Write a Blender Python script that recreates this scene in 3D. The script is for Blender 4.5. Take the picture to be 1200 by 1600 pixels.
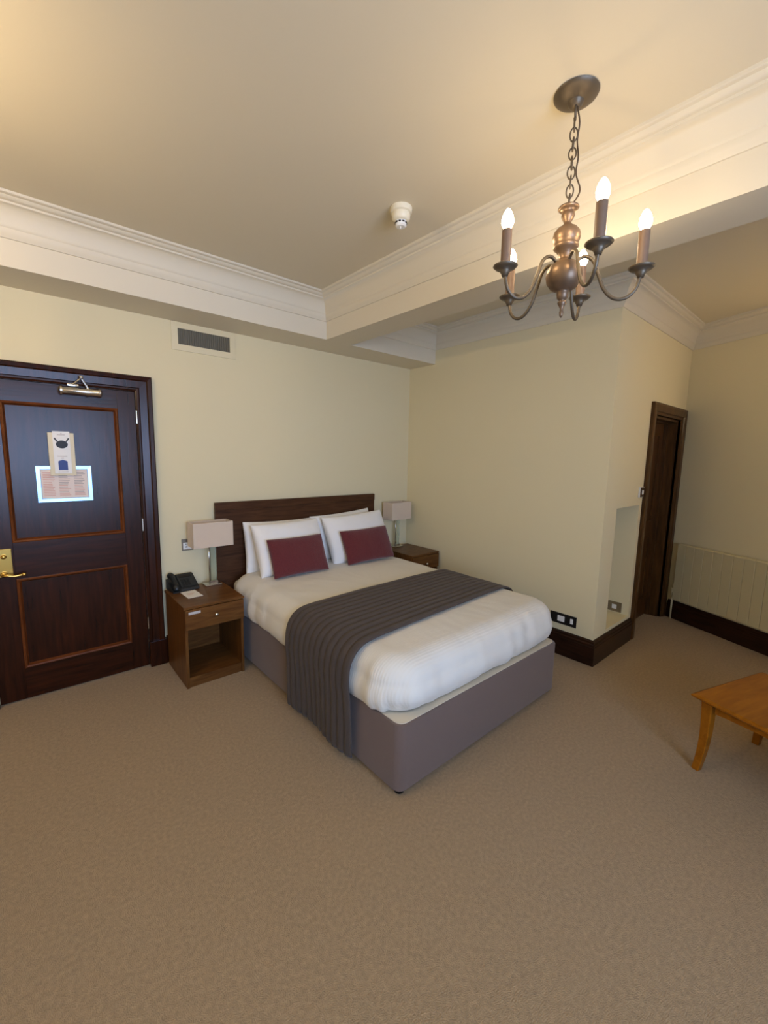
import bpy, bmesh, math, random
from mathutils import Vector, Matrix, noise
random.seed(4)
for o in list(bpy.data.objects): bpy.data.objects.remove(o, do_unlink=True)
S = bpy.context.scene
COL = S.collection
R = math.radians

# ------------------------------------------------------------------ camera
cam_d = bpy.data.cameras.new('camera'); cam = bpy.data.objects.new('camera', cam_d); COL.objects.link(cam)
cam_d.sensor_fit = 'HORIZONTAL'; cam_d.sensor_width = 36; cam_d.lens = 36 * 658.11 / 1200
cam_d.clip_start = .05
CY, CP, CR = .7158, -.1337, .0192
fw = Vector((math.sin(CY)*math.cos(CP), math.cos(CY)*math.cos(CP), math.sin(CP)))
rt = Vector((math.cos(CY), -math.sin(CY), 0)); up = rt.cross(fw)
r2 = rt*math.cos(CR) + up*math.sin(CR); u2 = -rt*math.sin(CR) + up*math.cos(CR)
M3 = Matrix((r2, u2, -fw)).transposed()
cam.matrix_world = Matrix.Translation((-3.3512, -3.4598, 1.6308)) @ M3.to_4x4()
S.camera = cam
# ------------------------------------------------------------------ sky, daylight, exposure
W = bpy.data.worlds.new('sky'); S.world = W; W.use_nodes = True
W.node_tree.nodes['Background'].inputs[0].default_value = (.55, .72, 1, 1)
W.node_tree.nodes['Background'].inputs[1].default_value = 1.0
def area(name, loc, rot, sx, sy, power, color):
    l = bpy.data.lights.new(name, 'AREA'); l.shape = 'RECTANGLE'; l.size = sx; l.size_y = sy; l.energy = power; l.color = color
    o = bpy.data.objects.new(name, l); COL.objects.link(o); o.location = loc; o.rotation_euler = rot
    return o
area('window_daylight', (-3.2, -6.16, 1.62), (R(90), 0, 0), 2.4, 1.6, 90, (.42, .60, 1.0))
BULB, BULB2 = 44.0, 148.0
S.view_settings.view_transform = 'Standard'; S.view_settings.look = 'None'
S.view_settings.gamma = 1; S.view_settings.use_curve_mapping = False
S.view_settings.exposure = 1.0

# ------------------------------------------------------------------ materials
def lin(c):
    r = []
    for v in c:
        v /= 255
        r.append(v/12.92 if v <= .04045 else ((v+.055)/1.055)**2.4)
    return (*r, 1)
def mat(name, col, rough=.6, metal=0, spec=.5, bump=0, bscale=80, var=0, vscale=6, detail=4, emit=None, estr=0, coat=0, trans=0, ior=1.45, sheen=0):
    m = bpy.data.materials.new(name); m.use_nodes = True
    nt = m.node_tree; b = nt.nodes['Principled BSDF']
    c = lin(col)
    b.inputs['Base Color'].default_value = c; b.inputs['Roughness'].default_value = rough
    b.inputs['Metallic'].default_value = metal; b.inputs['Specular IOR Level'].default_value = spec
    b.inputs['Coat Weight'].default_value = coat; b.inputs['Coat Roughness'].default_value = .12
    b.inputs['Transmission Weight'].default_value = trans; b.inputs['IOR'].default_value = ior
    b.inputs['Sheen Weight'].default_value = sheen
    if emit: b.inputs['Emission Color'].default_value = lin(emit); b.inputs['Emission Strength'].default_value = estr
    tc = nt.nodes.new('ShaderNodeTexCoord')
    if var:
        n = nt.nodes.new('ShaderNodeTexNoise'); n.inputs['Scale'].default_value = vscale; n.inputs['Detail'].default_value = detail
        nt.links.new(tc.outputs['Object'], n.inputs['Vector'])
        mx = nt.nodes.new('ShaderNodeMix'); mx.data_type = 'RGBA'
        mx.inputs[6].default_value = tuple(v*(1-var) for v in c[:3]) + (1,); mx.inputs[7].default_value = tuple(min(1, v*(1+var)) for v in c[:3]) + (1,)
        nt.links.new(n.outputs['Fac'], mx.inputs[0]); nt.links.new(mx.outputs[2], b.inputs['Base Color'])
    if bump:
        n2 = nt.nodes.new('ShaderNodeTexNoise'); n2.inputs['Scale'].default_value = bscale; n2.inputs['Detail'].default_value = 3
        nt.links.new(tc.outputs['Object'], n2.inputs['Vector'])
        bp = nt.nodes.new('ShaderNodeBump'); bp.inputs['Strength'].default_value = bump; bp.inputs['Distance'].default_value = .01
        nt.links.new(n2.outputs['Fac'], bp.inputs['Height']); nt.links.new(bp.outputs['Normal'], b.inputs['Normal'])
    return m
def wood(name, dark, light, scale=(12, 12, 1.2), rough=.35, coat=.3, spec=.15):
    coat *= .6
    m = bpy.data.materials.new(name); m.use_nodes = True
    nt = m.node_tree; b = nt.nodes['Principled BSDF']; L = nt.links
    tc = nt.nodes.new('ShaderNodeTexCoord'); mp = nt.nodes.new('ShaderNodeMapping'); mp.inputs['Scale'].default_value = scale
    L.new(tc.outputs['Object'], mp.inputs['Vector'])
    n = nt.nodes.new('ShaderNodeTexNoise'); n.inputs['Scale'].default_value = 3; n.inputs['Detail'].default_value = 8; n.inputs['Distortion'].default_value = .6
    L.new(mp.outputs[0], n.inputs['Vector'])
    cr = nt.nodes.new('ShaderNodeValToRGB'); cr.color_ramp.elements[0].position = .3; cr.color_ramp.elements[1].position = .72
    cr.color_ramp.elements[0].color = lin(dark); cr.color_ramp.elements[1].color = lin(light)
    L.new(n.outputs['Fac'], cr.inputs[0]); L.new(cr.outputs[0], b.inputs['Base Color'])
    b.inputs['Roughness'].default_value = rough; b.inputs['Specular IOR Level'].default_value = spec; b.inputs['Coat Weight'].default_value = coat; b.inputs['Coat Roughness'].default_value = .25
    bp = nt.nodes.new('ShaderNodeBump'); bp.inputs['Strength'].default_value = .06; bp.inputs['Distance'].default_value = .005
    L.new(n.outputs['Fac'], bp.inputs['Height']); L.new(bp.outputs['Normal'], b.inputs['Normal'])
    return m
def stripe_cloth(name, col, axis, period, strength, rough=.8, sheen=.2, var=.03):
    m = mat(name, col, rough, bump=0, var=var, vscale=5, sheen=sheen); nt = m.node_tree; b = nt.nodes['Principled BSDF']; L = nt.links
    tc = nt.nodes.new('ShaderNodeTexCoord'); w = nt.nodes.new('ShaderNodeTexWave')
    w.wave_type = 'BANDS'; w.bands_direction = axis; w.inputs['Scale'].default_value = .314/period; w.inputs['Distortion'].default_value = .3
    w.inputs['Detail'].default_value = 1; w.inputs['Detail Scale'].default_value = 2
    L.new(tc.outputs['Object'], w.inputs['Vector'])
    bp = nt.nodes.new('ShaderNodeBump'); bp.inputs['Strength'].default_value = strength; bp.inputs['Distance'].default_value = .003
    L.new(w.outputs['Fac'], bp.inputs['Height']); L.new(bp.outputs['Normal'], b.inputs['Normal'])
    return m
def weave(name, col, scale=220, strength=.25, rough=.9, var=.08, sheen=.3):
    return mat(name, col, rough, bump=strength, bscale=scale, var=var, vscale=scale*.6, sheen=sheen, spec=.2)

MT = dict(
 wall=mat('wall_paint', (226, 212, 173), .75, bump=.02, bscale=120, var=.012, vscale=1.5, spec=.25),
 ceil=mat('ceiling_paint', (221, 209, 183), .8, bump=.015, bscale=90, var=.01, vscale=1.2, spec=.2),
 trim=mat('white_trim_paint', (220, 209, 186), .5, spec=.35),
 carpet=mat('carpet', (170, 144, 110), .95, bump=.7, bscale=260, var=.36, vscale=65, detail=8, spec=.1, sheen=.2),
 mahog=wood('mahogany', (34, 13, 4), (58, 25, 8), (14, 14, 1.1), .27, .06, .27),
 mahog_h=wood('mahogany_crossgrain', (34, 13, 4), (58, 25, 8), (1.1, 14, 14), .27, .06, .27),
 mould=wood('moulding_wood', (84, 42, 18), (120, 64, 30), (3, 14, 3), .3, .35),
 skirt=wood('skirting_wood', (34, 18, 10), (54, 30, 18), (2, 2, 14), .3, .3),
 darkdoor=wood('dark_brown_wood', (60, 38, 18), (94, 62, 30), (12, 12, 1.2), .35, .3),
 walnut=wood('walnut_veneer', (84, 51, 22), (116, 76, 36), (1.6, 12, 12), .38, .2),
 walnut_v=wood('walnut_veneer_upright', (84, 51, 22), (116, 76, 36), (12, 12, 1.4), .38, .2),
 hbwood=wood('headboard_veneer', (60, 36, 21), (84, 54, 33), (1.4, 12, 14), .45, .1),
 pine=wood('orange_pine', (132, 76, 8), (164, 100, 20), (1.3, 10, 10), .3, .3),
 brass=mat('brass', (214, 178, 96), .25, 1), chrome=mat('chrome', (215, 213, 208), .24, 1),
 bronze=mat('antique_bronze', (128, 104, 82), .42, .55, var=.15, vscale=30), bronzed=mat('dark_bronze', (104, 92, 76), .45, .6, var=.1, vscale=40),
 candle=mat('candle_tube', (124, 98, 78), .45, var=.12, vscale=40),
 bulb=mat('lit_bulb', (255, 240, 210), .3, emit=(255, 226, 180), estr=BULB), bulb2=mat('lit_bulb_bright', (255, 240, 210), .3, emit=(255, 226, 180), estr=BULB2),
 cream=mat('cream_plastic', (232, 222, 196), .4), white=mat('white_plastic', (238, 236, 230), .4), dark=mat('dark_slot', (26, 22, 20), .5),
 black=mat('black_plastic', (30, 32, 32), .38, bump=.05, bscale=400), blackm=mat('black_castor', (16, 14, 14), .4),
 nickel=mat('brushed_nickel', (150, 140, 124), .35, .9), plate=mat('brown_metal_plate', (86, 62, 44), .35, .8),
 ventgrey=mat('vent_grey', (112, 105, 88), .55, .2), wallmetal=mat('vent_frame_paint', (224, 210, 172), .5),
 radiator=mat('radiator_enamel', (202, 189, 150), .45, spec=.4),
 linen=stripe_cloth('striped_white_duvet_cotton', (226, 220, 208), 'Y', .014, .22), pillow=mat('white_pillow_cotton', (240, 236, 230), .85, bump=.12, bscale=28, sheen=.2),
 runner=weave('charcoal_quilt', (76, 66, 60), 260, .25, .8, .06, .12), divan=weave('mauve_divan_fabric', (108, 90, 82), 300, .25, .9, .07),
 divantop=mat('divan_top_cloth', (214, 202, 180), .85), burg=weave('burgundy_weave', (100, 42, 44), 150, .6, .85, .22),
 mattress=mat('mattress_ticking', (226, 220, 208), .85), shade=weave('lampshade_linen', (214, 194, 172), 300, .15, .85, .03),
 acrylic=mat('clear_acrylic', (225, 238, 238), .05, trans=1.0, ior=1.3),
 paper=mat('white_paper', (238, 234, 228), .6), papercream=mat('cream_card', (226, 212, 180), .6), pinkpaper=mat('pale_pink_paper', (232, 214, 202), .6),
 ink=mat('grey_print', (176, 162, 156), .7), inkred=mat('red_print', (214, 164, 148), .7), inkblue=mat('blue_print', (62, 80, 140), .6),
 silver=mat('polished_silver_frame', (150, 186, 214), .3, .95), plasticclear=mat('clear_cover', (240, 245, 250), .05, trans=1.0, ior=1.15),
 glass=mat('window_glass', (245, 250, 255), .02, trans=1.0, ior=1.05), winframe=mat('window_frame_white', (225, 222, 214), .4),
 cord=mat('brown_cord', (84, 66, 46), .6), sticker=mat('sticker_grey', (196, 190, 186), .5), beige=mat('switch_white', (226, 220, 208), .4),
)

# ------------------------------------------------------------------ mesh helpers
def new(name, bm, m, parent=None, smooth=False, origin=None, recalc=True):
    if recalc: bmesh.ops.recalc_face_normals(bm, faces=bm.faces)
    if origin is not None: bmesh.ops.translate(bm, verts=bm.verts, vec=-Vector(origin))
    me = bpy.data.meshes.new(name); bm.to_mesh(me); bm.free()
    if smooth:
        me.polygons.foreach_set('use_smooth', [True]*len(me.polygons))
        if smooth == 'auto':
            try: me.set_sharp_from_angle(angle=R(40))
            except Exception: pass
    me.materials.append(MT[m] if isinstance(m, str) else m)
    o = bpy.data.objects.new(name, me); COL.objects.link(o)
    if parent is not None: o.parent = parent
    return o
def B(): return bmesh.new()
def box(bm, x0, x1, y0, y1, z0, z1, bev=0, seg=2):
    r = bmesh.ops.create_cube(bm, size=1)
    vs = r['verts']
    for v in vs: v.co = Vector(((x0+x1)/2 + v.co.x*(x1-x0), (y0+y1)/2 + v.co.y*(y1-y0), (z0+z1)/2 + v.co.z*(z1-z0)))
    if bev:
        es = list({e for v in vs for e in v.link_edges})
        bmesh.ops.bevel(bm, geom=es, offset=bev, segments=seg, profile=.5, affect='EDGES', clamp_overlap=True)
    return bm
def bx(*a, **k): return box(B(), *a, **k)
def lathe(bm, prof, c=(0, 0, 0), n=24, mtx=None):
    rings = []
    for r, z in prof:
        if r < 1e-5: rings.append([bm.verts.new(Vector((0, 0, z)))])
        else: rings.append([bm.verts.new(Vector((r*math.cos(2*math.pi*i/n), r*math.sin(2*math.pi*i/n), z))) for i in range(n)])
    for a, b in zip(rings, rings[1:]):
        for i in range(n):
            j = (i+1) % n
            if len(a) == 1 and len(b) == 1: continue
            if len(a) == 1: bm.faces.new((a[0], b[i], b[j]))
            elif len(b) == 1: bm.faces.new((a[i], a[j], b[0]))
            else: bm.faces.new((a[i], a[j], b[j], b[i]))
    for ring in (rings[0], rings[-1]):
        if len(ring) > 1:
            try: bm.faces.new(ring)
            except ValueError: pass
    for ring in rings:
        for v in ring: v.co = (mtx @ v.co if mtx else v.co) + Vector(c)
    return bm
def tube(bm, pts, r, n=10, closed=False):
    pts = [Vector(p) for p in pts]; N = len(pts); rings = []
    ref = Vector((0, 0, 1))
    prev = None
    for i, p in enumerate(pts):
        a = pts[(i-1) % N] if closed or i > 0 else p; b = pts[(i+1) % N] if closed or i < N-1 else p
        t = (b-a).normalized()
        if prev is None:
            s = t.cross(ref)
            if s.length < 1e-3: s = t.cross(Vector((1, 0, 0)))
        else:
            s = prev - t*prev.dot(t)
        s.normalize(); prev = s; q = t.cross(s)
        rr = r[i] if isinstance(r, (list, tuple)) else r
        rings.append([bm.verts.new(p + (s*math.cos(2*math.pi*k/n) + q*math.sin(2*math.pi*k/n))*rr) for k in range(n)])
    for i in range(N if closed else N-1):
        A, Bq = rings[i], rings[(i+1) % N]
        for k in range(n): bm.faces.new((A[k], A[(k+1) % n], Bq[(k+1) % n], Bq[k]))
    if not closed: bm.faces.new(rings[0][::-1]); bm.faces.new(rings[-1])
    return bm
def spline(ctrl, n=8):
    P = [Vector(p) for p in ctrl]; P = [2*P[0]-P[1]] + P + [2*P[-1]-P[-2]]; out = []
    for i in range(1, len(P)-2):
        for k in range(n):
            t = k/n; a, b, c, d = P[i-1], P[i], P[i+1], P[i+2]
            out.append(.5*((2*b) + (-a+c)*t + (2*a-5*b+4*c-d)*t*t + (-a+3*b-3*c+d)*t**3))
    out.append(P[-2]); return out
def sweep(bm, prof, path, closed=False, f=lambda x, y, h: Vector((x, y, h))):
    """prof (d,h) closed section, path of 2-D points; d is measured to the right of the path direction."""
    N = len(path); P = [Vector(p) for p in path]; rings = []
    def nrm(a, b): d = (b-a).normalized(); return Vector((d.y, -d.x))
    for i in range(N):
        n1 = nrm(P[i-1], P[i]) if (closed or i > 0) else None; n2 = nrm(P[i], P[(i+1) % N]) if (closed or i < N-1) else None
        if n1 is None: m = n2
        elif n2 is None: m = n1
        else: m = (n1+n2)/(1+n1.dot(n2))
        rings.append([bm.verts.new(f(P[i].x+m.x*d, P[i].y+m.y*d, h)) for d, h in prof])
    k = len(prof)
    for i in range(N if closed else N-1):
        a, b = rings[i], rings[(i+1) % N]
        for j in range(k): bm.faces.new((a[j], a[(j+1) % k], b[(j+1) % k], b[j]))
    if not closed: bm.faces.new(rings[0]); bm.faces.new(rings[-1][::-1])
    return bm
def prism(bm, poly, z0, z1):
    a = [bm.verts.new((x, y, z0)) for x, y in poly]; b = [bm.verts.new((x, y, z1)) for x, y in poly]
    bm.faces.new(a[::-1]); bm.faces.new(b); n = len(poly)
    for i in range(n): bm.faces.new((a[i], a[(i+1) % n], b[(i+1) % n], b[i]))
    return bm
def thing(name, label, cat, loc=(0, 0, 0), rot=(0, 0, 0), group=None):
    o = bpy.data.objects.new(name, None); COL.objects.link(o); o.empty_display_size = .1
    o.location = loc; o.rotation_euler = rot
    return tag(o, label, cat, group)
def tag(o, label, cat, group=None):
    o['label'] = label; o['category'] = cat
    if group: o['group'] = group
    return o
def struct(o): o['kind'] = 'structure'; return o
def copy_tree(o, parent=None):
    c = o.copy(); COL.objects.link(c); c.parent = parent
    for ch in list(o.children): copy_tree(ch, c)
    return c
def cyl(bm, p, q, r, n=16):
    return tube(bm, [p, q], r, n)
def grid(bm, nu, nv, fn, cu=False, cv=False):
    V = [[bm.verts.new(fn(i/(nu if cu else nu-1), j/(nv if cv else nv-1))) for j in range(nv)] for i in range(nu)]
    for i in range(nu if cu else nu-1):
        for j in range(nv if cv else nv-1):
            bm.faces.new((V[i][j], V[(i+1) % nu][j], V[(i+1) % nu][(j+1) % nv], V[i][(j+1) % nv]))
    return V
def nz(x, y, z=0): return noise.noise(Vector((x, y, z)))

# ------------------------------------------------------------------ room dimensions
XL, YF = -5.4, -5.2                 # left wall, front wall (behind the camera)
YC, XR = -2.161, 1.779              # alcove wall, end of alcove wall
D = Vector((-.4092, -.9124)); NR = Vector((-.9124, .4092))   # radiator wall direction and normal into the room
TE = (YF-YC)/D.y; XE = XR + D.x*TE
ZS, ZF, ZC = 2.574, 2.713, 2.90     # beam underside, cornice foot, ceiling
YB, XB, XB2 = -.369, -1.333, -1.081 # beam faces
DX0, DX1, DZ = -3.545, -2.69, 2.042 # door opening in back wall
EX0, EX1, EZ = .885, 1.655, 2.03    # door opening in alcove wall
# ------------------------------------------------------------------ structure
struct(new('floor', bx(XL-.15, XR+.3, YF-.92, .3, -.1, 0), 'carpet'))
struct(new('ceiling', bx(XL-.15, XR+.3, YF-.92, .15, ZC, ZC+.1), 'ceil'))
bm = B(); box(bm, XL, DX0, 0, .15, 0, ZC); box(bm, DX0, DX1, 0, .15, DZ, ZC); box(bm, DX1, .15, 0, .15, 0, ZC)
struct(new('wall_back', bm, 'wall'))
struct(new('wall_right', bx(0, .15, YC+.26, 0, 0, ZC), 'wall'))
NX0, NX1, NZ0, NZ1 = .235, .73, .235, 1.245
bm = B(); y0, y1 = YC, YC+.26
box(bm, 0, NX0, y0, y1, 0, ZC); box(bm, NX0, NX1, y0, y1, 0, NZ0); box(bm, NX0, NX1, y0, y1, NZ1, ZC); box(bm, NX0, NX1, y0+.22, y1, NZ0, NZ1)
box(bm, NX1, EX0, y0, y1, 0, ZC); box(bm, EX0, EX1, y0, y1, EZ, ZC); box(bm, EX1, XR+.12, y0, y1, 0, ZC)
struct(new('wall_alcove', bm, 'wall'))
bm = prism(B(), [(XR, YC), (XE, YF), (XE+.17, YF), (XR+.17, YC)], 0, ZC); struct(new('wall_side', bm, 'wall'))
struct(new('wall_left', bx(XL-.15, XL, YF, 0, 0, ZC), 'wall'))
WX0, WX1, WZ0, WZ1 = -4.45, -1.95, .8, 2.44
bm = B(); box(bm, XL, WX0, YF-.92, YF, 0, ZC); box(bm, WX1, XE+.2, YF-.92, YF, 0, ZC); box(bm, WX0, WX1, YF-.92, YF, 0, WZ0); box(bm, WX0, WX1, YF-.92, YF, WZ1, ZC)
struct(new('wall_front', bm, 'wall'))
win = struct(new('window_1', sweep(B(), [(0, YF-.88), (.05, YF-.88), (.05, YF-.81), (0, YF-.81)], [(WX0, WZ0), (WX0, WZ1), (WX1, WZ1), (WX1, WZ0)], True, lambda x, z, h: Vector((x, h, z))), 'winframe'))
new('glazing_bar', bx(-3.225, -3.175, YF-.87, YF-.82, WZ0+.05, WZ1-.05), 'winframe', win)
new('glazing_bar', bx(WX0+.05, WX1-.05, YF-.865, YF-.825, 1.9, 1.94), 'winframe', win)
new('window_sill', bx(WX0, WX1, YF-.80, YF+.03, WZ0, WZ0+.03), 'winframe', win)
# beams and cornices
struct(new('trim_1', bx(XL, 0, YB, 0, ZS, ZC), 'trim'))
struct(new('trim_2', bx(XB, XB2, YF, YB, ZS, ZC), 'trim'))
cp = [(0, 0), (.008, .001), (.012, .008), (.020, .020), (.024, .034), (.025, .046), (.029, .050), (.031, .062), (.036, .082), (.045, .104), (.060, .124), (.078, .138), (.088, .142), (.089, .152), (.096, .154), (.106, .160), (.114, .170), (.124, .172), (.129, .176), (.130, .187), (0, .187)]
cp = [(d, ZF+h) for d, h in cp]
for i, path in enumerate([[(XL, YB), (XB, YB), (XB, YF), (XL, YF)], [(XB2, YF), (XB2, YB), (0, YB), (0, YC), (XR, YC), (XE, YF)]]):
    o = struct(new('trim_%d' % (i+3), sweep(B(), cp, path, True), 'trim', smooth='auto'))
# skirting boards
sk = [(0, 0), (.024, 0), (.024, .150), (.020, .158), (.020, .172), (.014, .182), (.014, .196), (.006, .206), (0, .207)]
struct(new('baseboard_back', sweep(B(), sk, [(-2.57, 0), (0, 0)]), 'skirt'))
struct(new('baseboard_right', sweep(B(), sk, [(0, -.03), (0, YC), (.775, YC)]), 'skirt'))
sk2 = [(d, h*.9) for d, h in sk]
struct(new('baseboard_side', sweep(B(), sk2, [(XR-.045*.41, YC-.045*.91), (XE, YF)]), 'skirt'))
struct(new('baseboard_left', sweep(B(), sk, [(XL, YF), (XL, 0), (DX0-.11, 0)]), 'skirt'))
struct(new('baseboard_front', sweep(B(), sk, [(XE-.03, YF), (XL+.03, YF)]), 'skirt'))

# ------------------------------------------------------------------ panelled door in the back wall
FY = -.004
xz = lambda x, z, h: Vector((x, h, z))
door = struct(new('door_1', sweep(B(), [(0, .06), (0, -.006), (-.012, -.012), (-.022, -.012), (-.026, -.022), (-.07, -.026), (-.078, -.034), (-.098, -.040), (-.105, -.034), (-.105, 0), (-.03, 0), (-.03, .06)], [(DX0, .2), (DX0, DZ), (DX1, DZ), (DX1, .2)], False, xz), 'mahog'))
for x0, x1 in ((DX1-.002, DX1+.118), (DX0-.118, DX0+.002)):
    new('plinth_block', bx(x0, x1, -.046, 0, 0, .2, .004), 'mahog', door)
PX0, PX1 = -3.408, -2.80
for x0, x1 in ((DX0+.003, PX0), (PX1, DX1-.003)): new('stile', bx(x0, x1, FY, FY+.042, .008, DZ-.004, .002), 'mahog', door)
for z0, z1 in ((.008, .217), (.812, 1.045), (1.915, DZ-.004)): new('rail', bx(PX0, PX1, FY, FY+.042, z0, z1), 'mahog_h', door)
for z0, z1 in ((.217, .812), (1.045, 1.915)):
    p = new('panel', bx(PX0, PX1, FY+.014, FY+.03, z0, z1), 'mahog', door)
    mo = [(0, FY+.014), (0, FY-.006), (.006, FY-.010), (.014, FY-.006), (.018, FY+.004), (.024, FY+.014)]
    new('moulding', sweep(B(), mo, [(PX0, z0), (PX0, z1), (PX1, z1), (PX1, z0)], True, xz), 'mould', p)
for z in (.3, 1.05, 1.82): new('hinge', cyl(B(), (DX1+.002, -.014, z), (DX1+.002, -.014, z+.09), .006), 'chrome', door)
pl = new('handle_plate', bx(-3.492, -3.418, FY-.006, FY, .835, 1.012, .002), 'brass', door)
bm = B(); tube(bm, spline([(-3.462, FY-.004, .853), (-3.462, FY-.045, .853), (-3.445, FY-.056, .853), (-3.41, FY-.056, .846), (-3.372, FY-.056, .850)], 5), .008, 10)
bmesh.ops.create_uvsphere(bm, u_segments=12, v_segments=8, radius=.0125, matrix=Matrix.Translation((-3.368, FY-.056, .851))); lathe(bm, [(.018, 0), (.018, .01), (.012, .016)], (-3.462, FY-.006, .853), 16, Matrix.Rotation(R(90), 3, 'X'))
new('lever_handle', bm, 'brass', pl, True)
bm = B(); lathe(bm, [(.014, 0), (.014, .012), (.009, .02), (0, .022)], (-3.456, FY-.006, .965), 14, Matrix.Rotation(R(90), 3, 'X')); new('lock_turn', bm, 'brass', pl, True)
# overhead closer
bm = B(); lathe(bm, [(0, -.116), (.016, -.116), (.029, -.108), (.030, -.098), (.025, -.092), (.025, .092), (.030, .098), (.029, .108), (.016, .116), (0, .116)], (-3.005, FY-.035, 2.003), 20, Matrix.Rotation(R(90), 3, 'Y'))
lathe(bm, [(.030, -.009), (.030, .009)], (-2.968, FY-.035, 2.003), 20, Matrix.Rotation(R(90), 3, 'Y')); box(bm, -3.06, -2.95, FY-.02, FY, 1.992, 2.014)
clo = new('door_closer', bm, 'chrome', door, 'auto')
bm = B(); cyl(bm, (-2.968, FY-.05, 1.985), (-2.968, FY-.05, 2.032), .009); tube(bm, [(-2.968, FY-.055, 2.03), (-3.0, FY-.06, 2.085)], .006, 8); tube(bm, [(-3.0, FY-.06, 2.085), (-3.045, FY-.055, 2.042)], .005, 8)
bmesh.ops.create_uvsphere(bm, u_segments=12, v_segments=8, radius=.012, matrix=Matrix.Translation((-3.0, FY-.062, 2.09))); box(bm, -3.075, -3.015, FY-.05, FY-.03, 2.03, 2.047, .003)
new('closer_arm', bm, 'chrome', clo, 'auto')

# ------------------------------------------------------------------ dark door in the alcove
d2 = struct(new('door_2', sweep(B(), [(0, YC+.02), (0, YC-.008), (-.02, YC-.014), (-.03, YC-.026), (-.08, YC-.03), (-.1, YC-.026), (-.1, YC)], [(EX0, 0), (EX0, EZ), (EX1, EZ), (EX1, 0)], False, xz), 'darkdoor'))
new('jamb', sweep(B(), [(0, YC+.02), (.022, YC+.02), (.022, YC+.1), (.035, YC+.1), (.035, YC+.2), (0, YC+.2)], [(EX0, 0), (EX0, EZ), (EX1, EZ), (EX1, 0)], False, xz), 'darkdoor', d2)
ex0, ex1, ez = EX0+.037, EX1-.037, EZ-.037; ly = YC+.13
for a, b in ((ex0, ex0+.1), (ex1-.1, ex1)): new('stile', bx(a, b, ly, ly+.04, .006, ez), 'darkdoor', d2)
for a, b in ((.006, .2), (.85, 1.02), (ez-.12, ez)): new('rail', bx(ex0+.1, ex1-.1, ly, ly+.04, a, b), 'darkdoor', d2)
for a, b in ((.2, .85), (1.02, ez-.12)): new('panel', bx(ex0+.1, ex1-.1, ly+.014, ly+.03, a, b), 'darkdoor', d2)

# ------------------------------------------------------------------ bed
bed = thing('bed', 'double divan bed base in mauve grey fabric under the white duvet', 'bed', (-1.348, -1.1, 0))
BX0, BX1, BY1, BH = -2.098, -.598, -2.163, .374
BO = bed.location
def bedpart(name, bm, m, smooth=False): return new(name, bm, m, bed, smooth, origin=BO)
def rrect(x0, x1, y0, y1, r, n=8, corners=(1, 1, 1, 1)):
    pts = []
    for k, (cx, cy, a0) in enumerate(((x1-r, y1-r, 0), (x0+r, y1-r, 90), (x0+r, y0+r, 180), (x1-r, y0+r, 270))):
        if corners[k]: pts += [(cx+r*math.cos(R(a0+90*i/n)), cy+r*math.sin(R(a0+90*i/n))) for i in range(n+1)]
        else: pts.append(((x1, y1), (x0, y1), (x0, y0), (x1, y0))[k])
    return pts
def divan(y0, y1, corners):
    bm = B(); r = .05; secs = []
    for z, ins in ((.034, .006), (.036, 0), (BH-.012, 0), (BH-.003, .004), (BH, .012)):
        pts = rrect(BX0+ins, BX1-ins, y0+ins, y1-ins, r, 8, corners)
        secs.append([bm.verts.new((x, y, z)) for x, y in pts])
    for a, b in zip(secs, secs[1:]):
        for i in range(len(a)): bm.faces.new((a[i], a[(i+1) % len(a)], b[(i+1) % len(b)], b[i]))
    bm.faces.new(secs[0][::-1]); bm.faces.new(secs[-1])
    return bm
bedpart('divan_base', divan(BY1, -1.135, (0, 0, 1, 1)), 'divan', 'auto'); bedpart('divan_base', divan(-1.131, -.075, (0, 0, 0, 0)), 'divan', 'auto')
def topcloth(y0, y1, c):
    return prism(B(), rrect(BX0+.014, BX1-.014, y0+.014, y1-.014, .045, 8, c), BH-.004, BH+.003)
bedpart('divan_top', topcloth(BY1, -.06, (0, 0, 1, 1)), 'divantop')
for x in (BX0+.045, BX1-.045):
    for y in (BY1+.045, -1.19, -1.08, -.14):
        bm = B(); lathe(bm, [(0, 0), (.018, 0), (.024, .006), (.024, .024), (.014, .030), (.014, .04)], (x, y, 0), 16); bedpart('castor', bm, 'blackm', True)
bm = bx(-2.178, -.525, -.05, -.026, .30, 1.228, .003); hb = tag(new('headboard', bm, 'hbwood'), 'dark wooden headboard fixed to the wall behind the pillows', 'headboard')
new('headboard_rail', bx(-2.178, -.525, -.056, -.051, 1.165, 1.226, .002), 'hbwood', hb)
mt = bedpart('mattress', bx(BX0+.03, BX1-.03, -2.03, -.07, BH+.005, .585, .05, 4), 'mattress', True)

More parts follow.
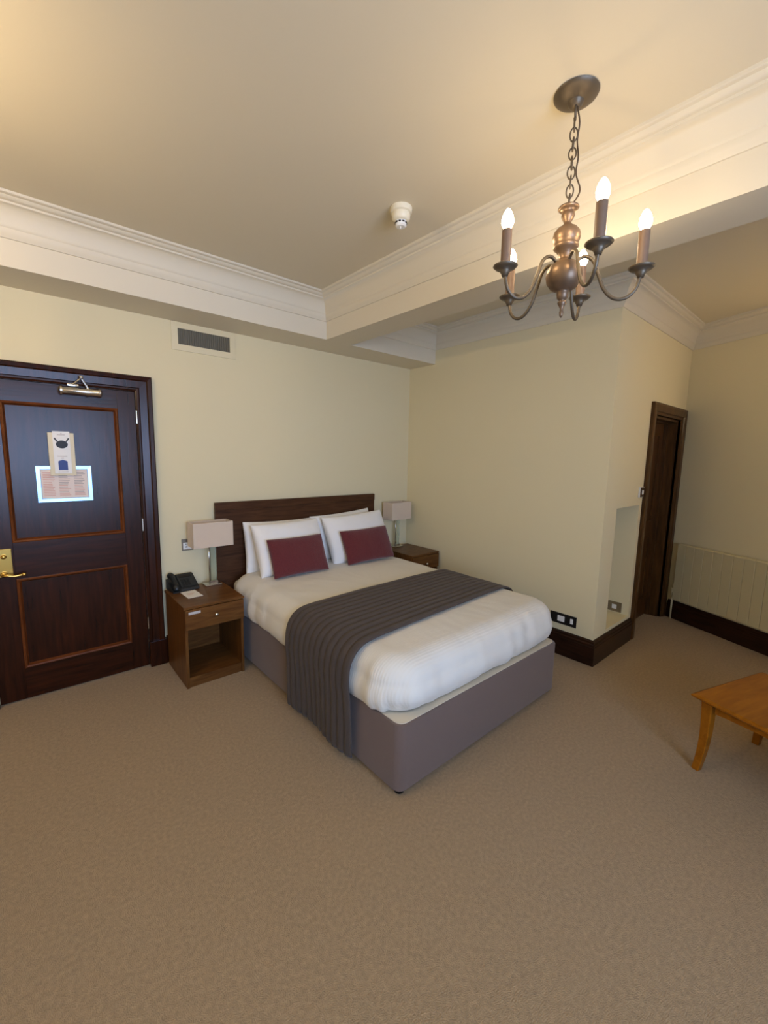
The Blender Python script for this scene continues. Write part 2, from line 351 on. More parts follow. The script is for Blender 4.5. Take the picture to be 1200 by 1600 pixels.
# ------------------------------------------------------------------ duvet
ZT = .652
def duvet():
    bm = B(); X0, X1, Y0, Y1 = -2.115, -.535, -2.14, -.075; cx, cy = (X0+X1)/2, (Y0+Y1)/2
    def outline(t, r):
        # rounded rectangle by perimeter
        a, b = (X1-X0)/2, (Y1-Y0)/2; sx, sy = 2*(a-r), 2*(b-r); q = math.pi*r/2; P = 2*(sx+sy)+4*q; s = (t % 1)*P
        segs = [('l', sx, (-a+r, -b), (1, 0)), ('c', q, (a-r, -b+r), -90), ('l', sy, (a, -b+r), (0, 1)), ('c', q, (a-r, b-r), 0), ('l', sx, (a-r, b), (-1, 0)), ('c', q, (-a+r, b-r), 90), ('l', sy, (-a, b-r), (0, -1)), ('c', q, (-a+r, -b+r), 180)]
        for k, L, p, dd in segs:
            if s <= L:
                if k == 'l': return Vector((p[0]+dd[0]*s, p[1]+dd[1]*s)), Vector((dd[1], -dd[0]))
                an = R(dd+90*s/q); n = Vector((math.cos(an), math.sin(an))); return Vector(p)+n*r, n
            s -= L
        return Vector((-a+r, -b)), Vector((0, -1))
    CRN = .2; NT = 420; rim = 26; tops = [0, .12, .25, .38, .5, .6, .7, .78, .85, .9, .94, .97]
    rings = []
    rad = .13
    def top_z(x, y):
        return ZT + .006*nz(x*2.2, y*2.2, 3) + .0045*nz(x*7, y*7, 1) + .0022*nz(x*22, y*9, 5)
    for s in tops:
        ring = []
        for i in range(NT):
            p, n = outline(i/NT, CRN); ins = p - n*rad
            q = ins*s
            ring.append((cx+q.x, cy+q.y, top_z(cx+q.x, cy+q.y)+.004*(1-s)))
        rings.append(ring)
    H = ZT - (BH+.008)
    for k in range(rim+1):
        w = k/rim; ring = []
        for i in range(NT):
            t = i/NT; p, n = outline(t, CRN); ins = p - n*rad
            # profile: quarter ellipse outwards, bulging, then tucked under
            if w < .45:
                th = w/.45*math.pi/2; out = rad*math.sin(th); dn = .115*(1-math.cos(th))
            else:
                v = (w-.45)/.55; foot = max(0, -n.y)
                out = rad + .024*math.sin(v*math.pi*.8) - (.020+.015*foot)*v**2; dn = .115 + (H-.115)*v
            px, py = cx+p.x, cy+p.y
            fold = .014*nz(px*6+py*6, px*6-py*6, 2+dn*2) + .006*nz(px*15, py*15, dn*3)
            corner = 1 if abs(n.x*n.y) > .12 else 0
            fold += corner*.010*math.sin(math.atan2(n.y, n.x)*18)*max(0, w-.35)
            out += fold*min(1, w*2.2)
            hem = (.036*nz(px*3.1, py*3.1, 9)+.012)*max(0, w-.45)/.55 if -n.y > .5 else .006*max(0, w-.5)
            z = top_z(cx+ins.x, cy+ins.y)*(1-w)+ZT*w - dn + max(0, hem)
            ring.append((cx+ins.x+n.x*out, cy+ins.y+n.y*out, z))
        rings.append(ring)
    # inner return
    ring = []
    for i in range(NT):
        p, n = outline(i/NT, CRN); ring.append((cx+p.x-n.x*.035, cy+p.y-n.y*.035, BH+.012))
    rings.append(ring)
    c0 = bm.verts.new((cx, cy, top_z(cx, cy)+.004)); VR = [[bm.verts.new(c) for c in r] for r in rings[1:]]
    for i in range(NT): bm.faces.new((c0, VR[0][i], VR[0][(i+1) % NT]))
    for a, b in zip(VR, VR[1:]):
        for i in range(NT): bm.faces.new((a[i], b[i], b[(i+1) % NT], a[(i+1) % NT]))
    return bm
dv = new('duvet', duvet(), 'linen', smooth=True); tag(dv, 'puffy white striped duvet covering the divan bed', 'duvet')

# ------------------------------------------------------------------ quilted runner
def runner():
    bm = B()
    prof = [(-2.140, .055), (-2.142, .2), (-2.150, .36), (-2.160, .46), (-2.152, .545), (-2.128, .595), (-2.09, .630), (-2.03, .650), (-1.9, .657), (-1.6, .660), (-1.35, .661), (-1.0, .660), (-.8, .657), (-.68, .653), (-.60, .636), (-.545, .600), (-.518, .545), (-.502, .46), (-.500, .34), (-.505, .15)]
    path = spline([(x+(.022 if x > -.6 else 0), 0, z+.012*min(1, max(0, (z-.46)/.15))) for x, z in prof], 8); L = [0]
    for a, b in zip(path, path[1:]): L.append(L[-1]+(b-a).length)
    ch = 12; per = 8; nv = ch*per+1
    V = []
    for side in (1, 0):
        rows = []
        for i, p in enumerate(path):
            t = ((path[min(i+1, len(path)-1)]-path[max(i-1, 0)])).normalized(); n = Vector((-t.z, 0, t.x))
            f = (p.x+2.168)/1.64
            ya = -1.175 + .05*f; yb = -1.845 + .105*f
            hang = max(0, (.5-p.z)/.45) if p.x < -1.3 else 0
            row = []
            for j in range(nv):
                v = j/(nv-1); y = ya+(yb-ya)*v; rip = abs(math.sin(v*ch*math.pi))**.55
                wv = .012*hang*math.sin(v*9+1) + .004*nz(y*5, L[i]*3)
                off = (.003+.009*rip if side else -.001) + wv*0.8
                row.append(bm.verts.new((p.x+n.x*off, y+.006*hang*math.sin(L[i]*9), p.z+n.z*off)))
            rows.append(row)
        V.append(rows)
    T, U = V; ni = len(path)
    for i in range(ni-1):
        for j in range(nv-1):
            bm.faces.new((T[i][j], T[i+1][j], T[i+1][j+1], T[i][j+1])); bm.faces.new((U[i][j], U[i][j+1], U[i+1][j+1], U[i+1][j]))
        for j in (0, nv-1): bm.faces.new((T[i][j], U[i][j], U[i+1][j], T[i+1][j]))
    for i in (0, ni-1):
        for j in range(nv-1): bm.faces.new((T[i][j], T[i][j+1], U[i][j+1], U[i][j]))
    return bm
tag(new('bed_runner', runner(), 'runner', smooth=True), 'charcoal quilted runner draped across the foot of the white duvet', 'bed runner')

# ------------------------------------------------------------------ pillows and cushions
def pillow_mesh(w, h, t, seed, sharp=.34, wr=.008):
    bm = B(); n = 36; vs = {}
    def outl(u, v):
        x = u*w/2*(1-.05*(1-abs(v))**1.0*0 - .035*(1-v*v)*0 ); y = v*h/2
        x *= 1-.035*(1-v*v)*abs(u)**3; y *= 1-.05*(1-u*u)*abs(v)**3
        return x, y
    for s in (1, -1):
        for i in range(n+1):
            for j in range(n+1):
                u = math.sin((i/n*2-1)*math.pi/2); v = math.sin((j/n*2-1)*math.pi/2)
                edge = i in (0, n) or j in (0, n)
                if s < 0 and edge: vs[s, i, j] = vs[1, i, j]; continue
                x, y = outl(u, v)
                th = t/2*(max(0, (1-u*u)*(1-v*v)))**sharp
                wv = wr*nz(x*9, y*9, seed+s)*min(1, 6*th/t) + wr*.5*nz(x*24, y*24, seed)*min(1, 4*th/t)
                vs[s, i, j] = bm.verts.new((x, s*th+wv*s if not edge else 0, y))
    for s in (1, -1):
        for i in range(n):
            for j in range(n):
                f = [vs[s, i, j], vs[s, i+1, j], vs[s, i+1, j+1], vs[s, i, j+1]]
                bm.faces.new(f if s < 0 else f[::-1])
    return bm
def put_pillow(name, w, h, t, loc, rx, rz, ry, m, label, cat, group, seed, **k):
    o = new(name, pillow_mesh(w, h, t, seed, **k), m, smooth=True); o.location = loc; o.rotation_mode = 'ZXY'
    o.rotation_euler = (R(rx), R(ry), R(rz)); return tag(o, label, cat, group)
G = 'white pillows against the headboard'
put_pillow('pillow', .67, .43, .15, (-1.645, -.134, .842), -10, 0, 1, 'pillow', 'white pillow behind another against headboard, on the phone side', 'pillow', G, 1)
put_pillow('pillow', .69, .44, .15, (-.985, -.134, .858), -10, 0, -3, 'pillow', 'white pillow mostly hidden behind another, next to the right lamp', 'pillow', G, 2)
put_pillow('pillow', .635, .44, .20, (-1.645, -.303, .850), -24, 2, -1, 'pillow', 'front white pillow behind the left burgundy cushion', 'pillow', G, 3)
put_pillow('pillow', .68, .455, .20, (-.93, -.303, .858), -24, -2, -2, 'pillow', 'front white pillow behind the right burgundy cushion', 'pillow', G, 4)
G = 'burgundy cushions on the bed'
put_pillow('cushion', .50, .315, .12, (-1.665, -.472, .809), -24, 0, 0, 'burg', 'burgundy rectangular cushion nearer the telephone', 'cushion', G, 7, sharp=.36, wr=.003)
put_pillow('cushion', .52, .315, .12, (-.945, -.472, .809), -26, -3, 0, 'burg', 'burgundy rectangular cushion nearer the far corner lamp', 'cushion', G, 8, sharp=.36, wr=.003)

# ------------------------------------------------------------------ bedside tables
def nightstand(x0, x1, zt, label, kz=.085):
    t = thing('bedside_table', label, 'bedside table', ((x0+x1)/2, -.29, 0), group='bedside tables'); O = t.location
    def p(n, bm, m='walnut', par=None): return new(n, bm, m, par or t, False, O)
    a, b = x0+.006, x1-.006
    p('top', bx(x0, x1, -.542, -.058, zt-.018, zt, .002), 'walnut')
    p('side_panel', bx(a, a+.018, -.53, -.06, 0, zt-.019), 'walnut_v'); p('side_panel', bx(b-.018, b, -.53, -.06, 0, zt-.019), 'walnut_v')
    p('back_panel', bx(a+.019, b-.019, -.072, -.062, .03, zt-.019), 'walnut'); p('bottom_shelf', bx(a+.019, b-.019, -.525, -.073, .055, .073), 'walnut')
    p('plinth', bx(a+.019, b-.019, -.52, -.502, 0, .054), 'walnut')
    p('divider', bx(a+.019, b-.019, -.50, -.073, zt-.168, zt-.158), 'walnut')
    d = p('drawer_front', bx(a+.001, b-.001, -.549, -.531, zt-.163, zt-.021, .0015), 'walnut')
    bm = B(); lathe(bm, [(0, .026), (.009, .024), (.0135, .018), (.0125, .011), (.006, .007), (.006, 0)], ((x0+x1)/2, -.549, zt-kz), 16, Matrix.Rotation(R(90), 3, 'X')); new('knob', bm, 'chrome', d, True, O)
    return t, d, O
n1, dr, O1 = nightstand(-2.578, -2.160, .588, 'walnut bedside table carrying the telephone, drawer over an open shelf')
new('sticker', bx(-2.55, -2.472, -.5505, -.5492, .535, .553), 'sticker', dr, False, O1)
nightstand(-.43, -.028, .635, 'walnut bedside table in the far corner beside the bed', .105)

# ------------------------------------------------------------------ lamps
def lamp(loc, label):
    t = thing('table_lamp', label, 'lamp', loc, group='table lamps beside the bed')
    new('base', bx(-.062, .062, -.045, .045, 0, .014, .003), 'chrome', t)
    new('post', bx(-.012, .034, -.011, .011, .014, .345, .002), 'acrylic', t)
    new('rod', cyl(B(), (-.018, 0, .014), (-.018, 0, .40), .005), 'chrome', t, True)
    new('collar', bx(-.02, .04, -.016, .016, .014, .034, .002), 'chrome', t)
    bm = B(); w, d, th = .150, .072, .004
    for ring in (0,):
        out = [(-w, -d), (w, -d), (w, d), (-w, d)]; inn = [(-w+th, -d+th), (w-th, -d+th), (w-th, d-th), (-w+th, d-th)]
        v = [[bm.verts.new((x, y, z)) for x, y in pts] for z in (.318, .508) for pts in (out, inn)]
        for i in range(4):
            j = (i+1) % 4
            bm.faces.new((v[0][i], v[0][j], v[2][j], v[2][i])); bm.faces.new((v[1][j], v[1][i], v[3][i], v[3][j]))
            bm.faces.new((v[0][j], v[0][i], v[1][i], v[1][j])); bm.faces.new((v[2][i], v[2][j], v[3][j], v[3][i]))
    s = new('lampshade', bm, 'shade', t)
    new('shade_carrier', bx(-w+th, w-th, -.004, .004, .39, .394), 'chrome', s)
    bm = B(); lathe(bm, [(.012, .395), (.012, .42), (.022, .445), (.022, .46), (.012, .478), (0, .484)], (0, 0, 0), 16); new('bulb', bm, 'white', t, True)
    return t
l1 = lamp((-2.248, -.132, .588), 'unlit table lamp with oblong beige shade beside the telephone')
l2 = copy_tree(l1); l2['label'] = 'unlit table lamp with oblong beige shade in the far corner'
l2.location = (-.255, -.118, .635); l2.rotation_euler = (0, 0, R(2)); l2.scale = (.96, 1, .98)

# ------------------------------------------------------------------ telephone and card
ph = thing('telephone', 'black corded desk telephone on the left bedside table', 'telephone', (-2.46, -.10, .588), (0, 0, R(4)))
bm = B(); pr_ = [(-.085, 0), (.075, 0), (.075, .095), (.055, .105), (-.075, .028), (-.085, .016)]
a = [bm.verts.new((-.04, y, z)) for y, z in pr_]; b = [bm.verts.new((.095, y, z)) for y, z in pr_]
bm.faces.new(a); bm.faces.new(b[::-1])
for i in range(6): bm.faces.new((a[i], b[i], b[(i+1) % 6], a[(i+1) % 6]))
bmesh.ops.bevel(bm, geom=list(bm.edges), offset=.006, segments=2, affect='EDGES')
new('body', bm, 'black', ph, 'auto')
bm = B(); pr2 = [(-.085, 0), (.075, 0), (.075, .075), (-.085, .01)]
a = [bm.verts.new((-.095, y, z)) for y, z in pr2]; b = [bm.verts.new((-.041, y, z)) for y, z in pr2]
bm.faces.new(a); bm.faces.new(b[::-1])
for i in range(4): bm.faces.new((a[i], b[i], b[(i+1) % 4], a[(i+1) % 4]))
new('cradle', bm, 'black', ph)
sl = math.atan2(.077, .13); ca, sa = math.cos(sl), math.sin(sl)
def slope(u, v, h=0): return Vector((u, -.075+v*ca-h*sa, .028+v*sa+h*ca))
bm = B(); path = spline([slope(-.068, .0, -.006), slope(-.068, .008, .004), slope(-.068, .035, .012), slope(-.068, .075, .014), slope(-.068, .112, .012), slope(-.068, .142, .004), slope(-.068, .15, -.006)], 5)
tube(bm, path, [.024 if i < 9 or i > len(path)-10 else .019 for i in range(len(path))], 12); new('handset', bm, 'black', ph, True)
def slab(u0, u1, v0, v1, h0, h1):
    bm = B(); a = [bm.verts.new(slope(u, v, h0)) for u, v in ((u0, v0), (u1, v0), (u1, v1), (u0, v1))]; b = [bm.verts.new(slope(u, v, h1)) for u, v in ((u0, v0), (u1, v0), (u1, v1), (u0, v1))]
    bm.faces.new(a[::-1]); bm.faces.new(b)
    for i in range(4): bm.faces.new((a[i], a[(i+1) % 4], b[(i+1) % 4], b[i]))
    return bm
new('faceplate', slab(-.03, .085, .01, .14, -.001, .003), mat('phone_faceplate', (44, 46, 46), .45), ph)
for i in range(4):
    for j in range(3): new('key', slab(-.018+.022*j, -.002+.022*j, .02+.018*i, .032+.018*i, .003, .006), 'black', ph)
new('display', slab(-.02, .07, .105, .13, .003, .005), 'dark', ph)
o = new('note_card', bx(-.052, .052, -.085, .085, 0, .0015), 'paper'); o.location = (-2.447, -.275, .5885); o.rotation_euler = (0, 0, R(3)); tag(o, 'small white card lying in front of the telephone', 'card')
for k in range(3): new('print', bx(-.03, .03-.012*k, .02-.018*k, .024-.018*k, .0015, .0018), 'inkred', o)

# ------------------------------------------------------------------ things on the door
# framed notice
nt_ = thing('framed_notice', 'silver framed printed notice under the door hanger on the dark door', 'notice', (-3.121, FY+.012, 1.405)); O = nt_.location
X0, X1, Z0, Z1 = -3.268, -2.974, 1.289, 1.524; yy = FY+.012
new('backing', bx(X0+.004, X1-.004, yy-.006, yy, Z0+.004, Z1-.004), 'white', nt_, False, O)
new('frame', sweep(B(), [(0, yy), (0, yy-.012), (.002, yy-.014), (.022, yy-.0135), (.024, yy-.011), (.024, yy-.005)], [(X0, Z0), (X0, Z1), (X1, Z1), (X1, Z0)], True, xz), 'silver', nt_, False, O)
sh = new('sheet', bx(X0+.026, X1-.026, yy-.0075, yy-.006, Z0+.026, Z1-.026), 'pinkpaper', nt_, False, O)
cw = (X1-X0-.052)/3
for c in range(3):
    bm = B(); bm2 = B()
    for k in range(15):
        z = Z1-.045-k*.0105; x = X0+.034+c*cw; ln = cw-.018-random.random()*.02
        box(bm if k < 8 or k % 3 == 0 else bm2, x, x+ln, yy-.0080, yy-.0075, z-.0022, z+.0022)
    new('print_lines', bm, 'ink' if c else 'inkred', sh, False, O)['kind'] = 'stuff'; new('print_lines', bm2, 'inkred', sh, False, O)['kind'] = 'stuff'
# hanger in its holder
hg = thing('door_hanger', 'white door hanger card with dark oval opening in a cream holder', 'door hanger', (-3.126, FY-.006, 1.6)); O = hg.location
y2 = FY-.004
def quad(pts, ya, yb):
    bm = B(); a = [bm.verts.new((x, ya, z)) for x, z in pts]; b = [bm.verts.new((x, yb, z)) for x, z in pts]; n = len(pts)
    bm.faces.new(a); bm.faces.new(b[::-1])
    for i in range(n): bm.faces.new((a[i], b[i], b[(i+1) % n], a[(i+1) % n]))
    return bm
new('holder', bx(-3.193, -3.058, y2-.005, y2+.012, 1.460, 1.735, .001), 'papercream', hg, False, O)
cd = new('card', bx(-3.169, -3.080, y2-.0085, y2-.006, 1.474, 1.744), 'paper', hg, False, O)
el = [(-3.1235+.031*math.cos(2*math.pi*i/28), 1.661+.025*math.sin(2*math.pi*i/28)) for i in range(28)]
new('opening', quad(el, y2-.0095, y2-.0085), 'dark', cd, False, O)
for s in (-1, 1):
    new('slit', quad([(-3.1235+s*.020, 1.681), (-3.1235+s*.026, 1.676), (-3.1235+s*.041, 1.700), (-3.1235+s*.034, 1.704)], y2-.0095, y2-.0085), 'dark', cd, False, O)
new('picture', quad([(-3.149, 1.497), (-3.101, 1.497), (-3.101, 1.552), (-3.112, 1.558), (-3.125, 1.562), (-3.138, 1.558), (-3.149, 1.552)], y2-.0095, y2-.0085), 'inkblue', cd, False, O)
bm = B()
for x0, x1, z in ((-3.152, -3.1, 1.585), (-3.133, -3.118, 1.573), (-3.145, -3.105, 1.722), (-3.128, -3.12, 1.73), (-3.152, -3.1, 1.485)): box(bm, x0, x1, y2-.0092, y2-.0085, z-.0018, z+.0018)
new('print_lines', bm, 'ink', cd, False, O)['kind'] = 'stuff'

# ------------------------------------------------------------------ air vent
vt = thing('air_vent', 'painted air vent grille high on the wall above the door', 'vent', (-2.196, 0, 2.47)); O = vt.location
new('vent_frame', sweep(B(), [(0, 0), (0, -.008), (.040, -.012), (.044, -.012), (.044, 0)], [(-2.434, 2.372), (-2.434, 2.572), (-1.962, 2.572), (-1.962, 2.372)], True, xz), 'wallmetal', vt, False, O)
new('vent_back', bx(-2.391, -2.005, -.003, -.001, 2.415, 2.529), 'ventgrey', vt, False, O)
m0 = None
for i in range(24):
    x = -2.387+.016*i
    bm = bx(x, x+.004, -.010, -.003, 2.416, 2.528); new('vent_slat', bm, 'ventgrey', vt, False, O)

# ------------------------------------------------------------------ sockets and switches
def plate_x(name, label, y0, y1, z0, z1, m):      # on the right wall (x = 0)
    t = thing(name, label, 'socket', (0, (y0+y1)/2, (z0+z1)/2)); new('plate', bx(-.007, 0, y0, y1, z0, z1, .0015), m, t, False, t.location); return t
t = plate_x('wall_socket', 'black wall plate with two white inserts above the skirting', -2.022, -1.80, .262, .352, 'dark'); O = t.location
new('insert', bx(-.010, -.0065, -1.925, -1.865, .283, .331, .002), 'white', t, False, O); new('rocker', bx(-.011, -.0065, -1.997, -1.973, .287, .330, .002), 'white', t, False, O)
t = thing('wall_socket', 'bronze socket with white insert beside the left lamp', 'socket', (-2.35, 0, .907)); O = t.location
new('plate', bx(-2.428, -2.28, -.007, 0, .862, .952, .0015), 'nickel', t, False, O); new('insert', bx(-2.418, -2.29, -.010, -.0065, .872, .925, .001), 'white', t, False, O)
for x in (-2.405, -2.395, -2.40): new('slot', bx(x, x+.005, -.0115, -.0098, .885 if x != -2.40 else .908, .897 if x != -2.40 else .916), 'dark', t, False, O)
t = thing('wall_socket', 'grey socket plate inside the wall niche', 'socket', (NX1, -2.035, .285)); O = t.location
new('plate', bx(NX1-.007, NX1, -2.10, -1.97, .245, .335, .0015), 'nickel', t, False, O); new('insert', bx(NX1-.010, NX1-.0065, -2.06, -2.02, .27, .31, .001), 'white', t, False, O)
t = thing('light_switch', 'small dark light switch with white rocker beside the alcove door', 'switch', (.74, YC, 1.36)); O = t.location
new('pattress', bx(.675, .775, YC-.012, YC, 1.312, 1.402, .002), 'beige', t, False, O); new('plate', bx(.690, .772, YC-.016, YC-.012, 1.316, 1.398, .001), 'plate', t, False, O); new('rocker', bx(.715, .745, YC-.020, YC-.016, 1.338, 1.374, .001), 'white', t, False, O)

# ------------------------------------------------------------------ radiator on the angled wall
ang = math.atan2(D.y, D.x)
ra = thing('radiator', 'cream sectional radiator on the angled wall behind the wooden table', 'radiator', (XR, YC, 0), (0, 0, ang))
# local x runs along the wall towards the camera, local -y points into the room
def rsec():
    bm = B(); w = .0872
    pts = [(0, -.063), (.0015, -.068), (.004, -.070), (w-.004, -.070), (w-.0015, -.068), (w, -.063), (w, -.038), (0, -.038)]
    a = [bm.verts.new((x, y, .222)) for x, y in pts]; b = [bm.verts.new((x, y, .790)) for x, y in pts]
    c = [bm.verts.new((x, min(-.038, y+.012), .803)) for x, y in pts]
    bm.faces.new(a[::-1]); bm.faces.new(c)
    for r0, r1 in ((a, b), (b, c)):
        for i in range(8): bm.faces.new((r0[i], r0[(i+1) % 8], r1[(i+1) % 8], r1[i]))
    return bm
s0 = new('section', rsec(), 'radiator', ra); s0.location.x = .13
for i in range(1, 16):
    s = s0.copy(); COL.objects.link(s); s.parent = ra; s.location.x = .13+.0882*i
bm = B(); cyl(bm, (.12, -.05, .26), (.16, -.05, .26), .016); cyl(bm, (.118, -.05, .0), (.118, -.05, .27), .009); cyl(bm, (.118, -.05, .25), (.118, -.05, .33), .018)
new('valve', bm, 'radiator', ra, True)
for x in (.2, 1.3): new('bracket', bx(x, x+.04, -.037, -.001, .7, .74), 'radiator', ra)

# ------------------------------------------------------------------ coffee table
ct_ang = math.atan2(-.313, .95)
ct = thing('coffee_table', 'orange pine coffee table with sabre legs at the right edge', 'table', (-.746, -2.965, 0), (0, 0, ct_ang))
LW, LD, TH = .64, 1.05, .42        # local +x = b direction, local -y = a direction
bm = B()
secs = []
for z, ins in ((TH-.026, .016), (TH-.020, .006), (TH-.014, 0), (TH-.007, 0), (TH-.004, .006), (TH, .012)):
    secs.append([bm.verts.new(c) for c in ((ins, -ins, z), (LW-ins, -ins, z), (LW-ins, -LD+ins, z), (ins, -LD+ins, z))])
for a, b in zip(secs, secs[1:]):
    for i in range(4): bm.faces.new((a[i], a[(i+1) % 4], b[(i+1) % 4], b[i]))
bm.faces.new(secs[0]); bm.faces.new(secs[-1]); new('tabletop', bm, 'pine', ct)
def leg(cx, cy, sx, sy):
    bm = B(); rings = []
    for k in range(13):
        f = k/12; z = f*(TH-.026); w = .017+.009*f**1.2; off = .014*(1-f)**3.2 - .003*math.sin(f*math.pi)
        x, y = cx+sx*off, cy+sy*off
        rings.append([bm.verts.new((x+a*w, y+b*w, z)) for a, b in ((-1, -.8), (-.8, -1), (.8, -1), (1, -.8), (1, .8), (.8, 1), (-.8, 1), (-1, .8))])
    for a, b in zip(rings, rings[1:]):
        for i in range(8): bm.faces.new((a[i], a[(i+1) % 8], b[(i+1) % 8], b[i]))
    bm.faces.new(rings[0]); bm.faces.new(rings[-1]); return bm
LI = .058
for cx, sx in ((LI, -1), (LW-LI, 1)):
    for cy, sy in ((-LI, 1), (-LD+LI, -1)): new('leg', leg(cx, cy, sx, sy), 'pine', ct, 'auto')
def apron(p, q, L, horiz):
    bm = B(); n = 14; rows = []
    for i in range(n+1):
        f = i/n; d = .052 - .016*math.sin(f*math.pi)**.6
        z0 = TH-.026-d; c = p + (q-p)*f; o_ = Vector((0, .009, 0)) if horiz else Vector((.009, 0, 0))
        rows.append([bm.verts.new((c+o_*s) + Vector((0, 0, z))) for s, z in ((1, z0), (-1, z0), (-1, TH-.026), (1, TH-.026))])
    for a, b in zip(rows, rows[1:]):
        for i in range(4): bm.faces.new((a[i], a[(i+1) % 4], b[(i+1) % 4], b[i]))
    bm.faces.new(rows[0]); bm.faces.new(rows[-1]); return bm
lo, hi = LI+.04, .0
for y in (-LI, -LD+LI): new('apron', apron(Vector((LI+.036, y, 0)), Vector((LW-LI-.036, y, 0)), LW, True), 'pine', ct)
for x in (LI, LW-LI): new('apron', apron(Vector((x, -LI-.036, 0)), Vector((x, -LD+LI+.036, 0)), LD, False), 'pine', ct)

# ------------------------------------------------------------------ smoke detector
sd = thing('smoke_detector', 'cream smoke detector on the ceiling above the bed', 'smoke detector', (-1.752, -1.711, ZC)); 
bm = B(); lathe(bm, [(0, 0), (.056, 0), (.058, -.006), (.056, -.024), (.050, -.028), (0, -.028)]); new('base', bm, 'cream', sd, 'auto')
bm = B(); lathe(bm, [(.046, -.028), (.048, -.036), (.047, -.052), (.040, -.062), (.032, -.066), (0, -.066)]); hd = new('head', bm, 'cream', sd, 'auto')
bm = B(); lathe(bm, [(.030, -.066), (.029, -.086), (.022, -.092), (0, -.092)]); new('sensor_cap', bm, 'white', sd, 'auto')
for k in range(10):
    a = 2*math.pi*k/10; bm = B(); box(bm, -.006, .006, -.002, .002, -.078, -.071); bmesh.ops.rotate(bm, verts=bm.verts, cent=(0, 0, 0), matrix=Matrix.Rotation(a-math.pi/2, 3, 'Z')); bmesh.ops.translate(bm, verts=bm.verts, vec=(.0297*math.cos(a), .0297*math.sin(a), 0)); new('slot', bm, 'dark', hd)
bm = B(); cyl(bm, (-.008, -.006, -.104), (-.008, -.006, -.09), .003, 8); new('indicator', bm, 'white', sd, True)

# ------------------------------------------------------------------ chandelier
CX, CYY = -1.785, -2.638
ch = thing('chandelier', 'bronze five arm chandelier with lit candle bulbs hanging on a chain', 'chandelier', (CX, CYY, ZC))
def cz(z): return z - ZC
bm = B(); lathe(bm, [(0, 0), (.072, 0), (.075, -.003), (.073, -.007), (.065, -.014), (.046, -.024), (.034, -.027), (.027, -.028), (.025, -.034), (.018, -.044), (.009, -.05), (0, -.051)], n=40); new('ceiling_rose', bm, 'bronzed', ch, 'auto').location = (.011, .007, 0)
bm = B(); tube(bm, spline([(0, 0, -.046), (0, 0, -.068), (.010, .004, -.080), (.004, .002, -.092), (-.006, -.002, -.088)], 6), .004, 8); new('hook', bm, 'bronzed', ch, True)
def link():
    bm = B(); pts = []
    for i in range(20):
        a = 2*math.pi*i/20; pts.append((.0125*math.cos(a), 0, .0215*math.sin(a)))
    return tube(bm, pts, .0026, 7, True)
lk = None; zt, zb = -.108, cz(2.548); NL = 9; st = (zb-zt)/(NL-1)
for k in range(NL):
    if lk is None: lk = o = new('chain_link', link(), 'bronzed', ch, True)
    else: o = lk.copy(); COL.objects.link(o); o.parent = ch
    o.location = (0, 0, zt+st*k); o.rotation_euler = (R(random.uniform(-6, 6)), R(random.uniform(-5, 5)), R(40 + 90*(k % 2) + random.uniform(-12, 12)))
bm = B(); tube(bm, spline([(.004, -.004, -.05), (.012, -.012, -.10), (.020, -.004, -.15), (.012, -.016, -.21), (.016, -.010, -.26), (.034, -.02, -.31), (.018, -.012, -.35), (.002, -.002, cz(2.53))], 6), .0028, 8); new('cord', bm, 'cord', ch, True)
bp = [(0, 2.532), (.010, 2.530), (.034, 2.527), (.036, 2.522), (.030, 2.517), (.016, 2.514), (.021, 2.508), (.023, 2.498), (.019, 2.487), (.012, 2.476), (.014, 2.470), (.018, 2.466), (.020, 2.462), (.034, 2.455), (.044, 2.443), (.048, 2.428), (.045, 2.412), (.040, 2.402), (.043, 2.398), (.043, 2.390), (.036, 2.384), (.026, 2.372), (.021, 2.358), (.022, 2.348), (.034, 2.342), (.050, 2.330), (.060, 2.312), (.063, 2.295), (.059, 2.274), (.046, 2.254), (.028, 2.243), (.020, 2.240), (.021, 2.234), (.019, 2.218), (.012, 2.211), (.009, 2.208), (.016, 2.204), (.016, 2.200), (.011, 2.192), (.006, 2.182), (.006, 2.174), (.0075, 2.168), (.006, 2.156), (0, 2.148)]
bm = B(); lathe(bm, [(r, cz(z)) for r, z in bp], n=36); new('stem', bm, 'bronze', ch, True)
RD = .248
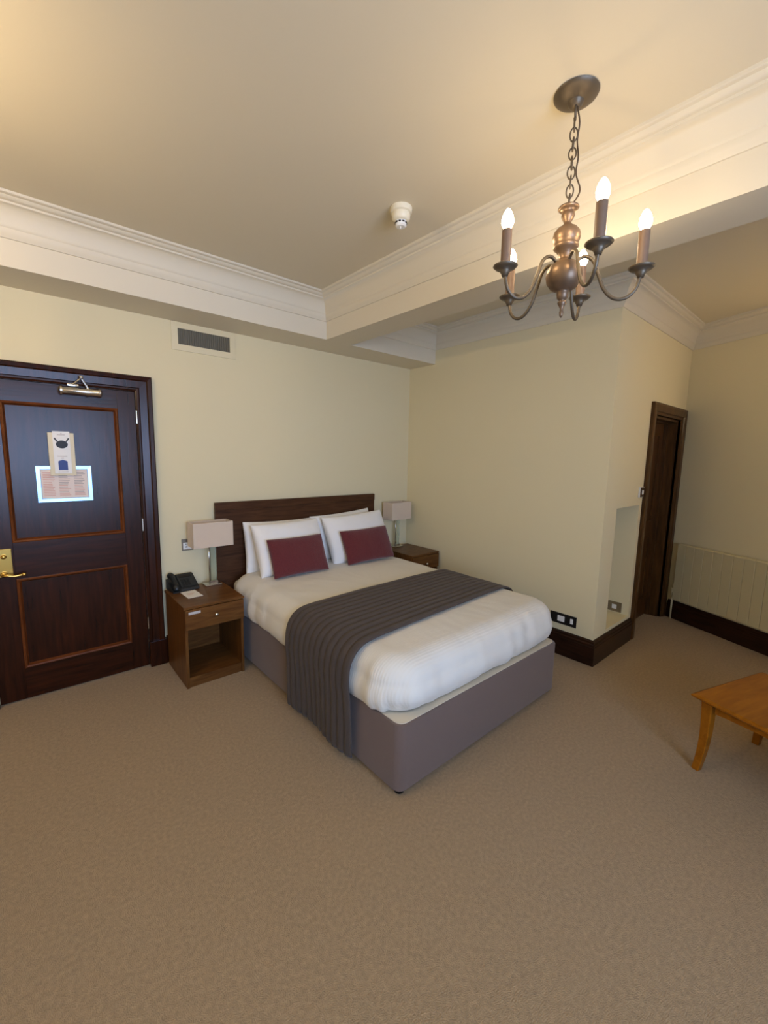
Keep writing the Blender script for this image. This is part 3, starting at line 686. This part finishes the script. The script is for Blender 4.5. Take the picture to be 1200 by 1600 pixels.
for a in (157, 83, 12, -130, -62):
    ca_, sa_ = math.cos(R(a)), math.sin(R(a)); P = lambda r, z: (r*ca_, r*sa_, cz(z))
    bm = B(); tube(bm, spline([P(.030, 2.318), P(.040, 2.340), P(.066, 2.352), P(.094, 2.335), P(.112, 2.292), P(.135, 2.235), P(.168, 2.200), P(.205, 2.196), P(.235, 2.222), P(RD, 2.268)], 6), .0062, 10)
    arm = new('arm', bm, 'bronzed', ch, True)
    pos = (RD*ca_, RD*sa_, 0)
    bm = B(); lathe(bm, [(0, 2.258-ZC), (.010, 2.258-ZC), (.013, 2.268-ZC), (.018, 2.274-ZC), (.018, 2.280-ZC), (.034, 2.285-ZC), (.042, 2.292-ZC), (.041, 2.294-ZC), (.032, 2.289-ZC), (.014, 2.287-ZC), (0, 2.287-ZC)], pos, 28); new('drip_pan', bm, 'bronzed', arm, True)
    bm = B(); lathe(bm, [(.0172, 2.288-ZC), (.0172, 2.409-ZC), (.0125, 2.412-ZC), (0, 2.412-ZC)], pos, 20); new('candle_tube', bm, 'candle', arm, 'auto')
    bm = B(); lathe(bm, [(.011, 2.4125-ZC), (.0145, 2.417-ZC), (.0195, 2.428-ZC), (.0205, 2.437-ZC), (.0185, 2.450-ZC), (.0135, 2.463-ZC), (.007, 2.474-ZC), (0, 2.479-ZC)], pos, 14); new('bulb', bm, 'bulb', arm, True)
# the second, alike chandelier of the room hangs out of view to the left
c2 = copy_tree(ch); c2.location = (-3.95, -1.6, ZC); c2['label'] = 'second bronze five arm chandelier at the left end of the room'

for arm in c2.children:
    for b in arm.children:
        if b.name.startswith('bulb'):
            b.data = b.data.copy(); b.data.materials.clear(); b.data.materials.append(MT['bulb2'])

# ------------------------------------------------------------------ wall light on the angled wall, to the right of the view
wl = thing('wall_light', 'bronze two candle wall light on the angled wall past the radiator', 'wall light', (XR+D.x*1.75, YC+D.y*1.75, 2.05), (0, 0, ang))
bm = B(); lathe(bm, [(0, .001), (.055, .001), (.058, .006), (.045, .014), (.02, .02), (0, .022)], (0, 0, 0), 28, Matrix.Rotation(R(90), 3, 'X')); new('back_plate', bm, 'bronzed', wl, True)
for sx in (-1, 1):
    bm = B(); tube(bm, spline([(0, -.015, 0), (sx*.03, -.05, -.04), (sx*.075, -.085, -.045), (sx*.10, -.10, .0)], 6), .006, 10); arm = new('arm', bm, 'bronzed', wl, True); pos = (sx*.10, -.10, 0)
    bm = B(); lathe(bm, [(0, -.004), (.012, -.002), (.036, .006), (.04, .012), (.03, .010), (0, .008)], pos, 24); new('drip_pan', bm, 'bronzed', arm, True)
    bm = B(); lathe(bm, [(.0165, .009), (.0165, .10), (.012, .103), (0, .103)], pos, 20); new('candle_tube', bm, 'candle', arm, 'auto')
    bm = B(); lathe(bm, [(.010, .1035), (.0125, .109), (.0185, .12), (.0195, .128), (.0175, .141), (.0125, .154), (.006, .165), (0, .17)], pos, 14); new('bulb', bm, 'bulb2', arm, True)
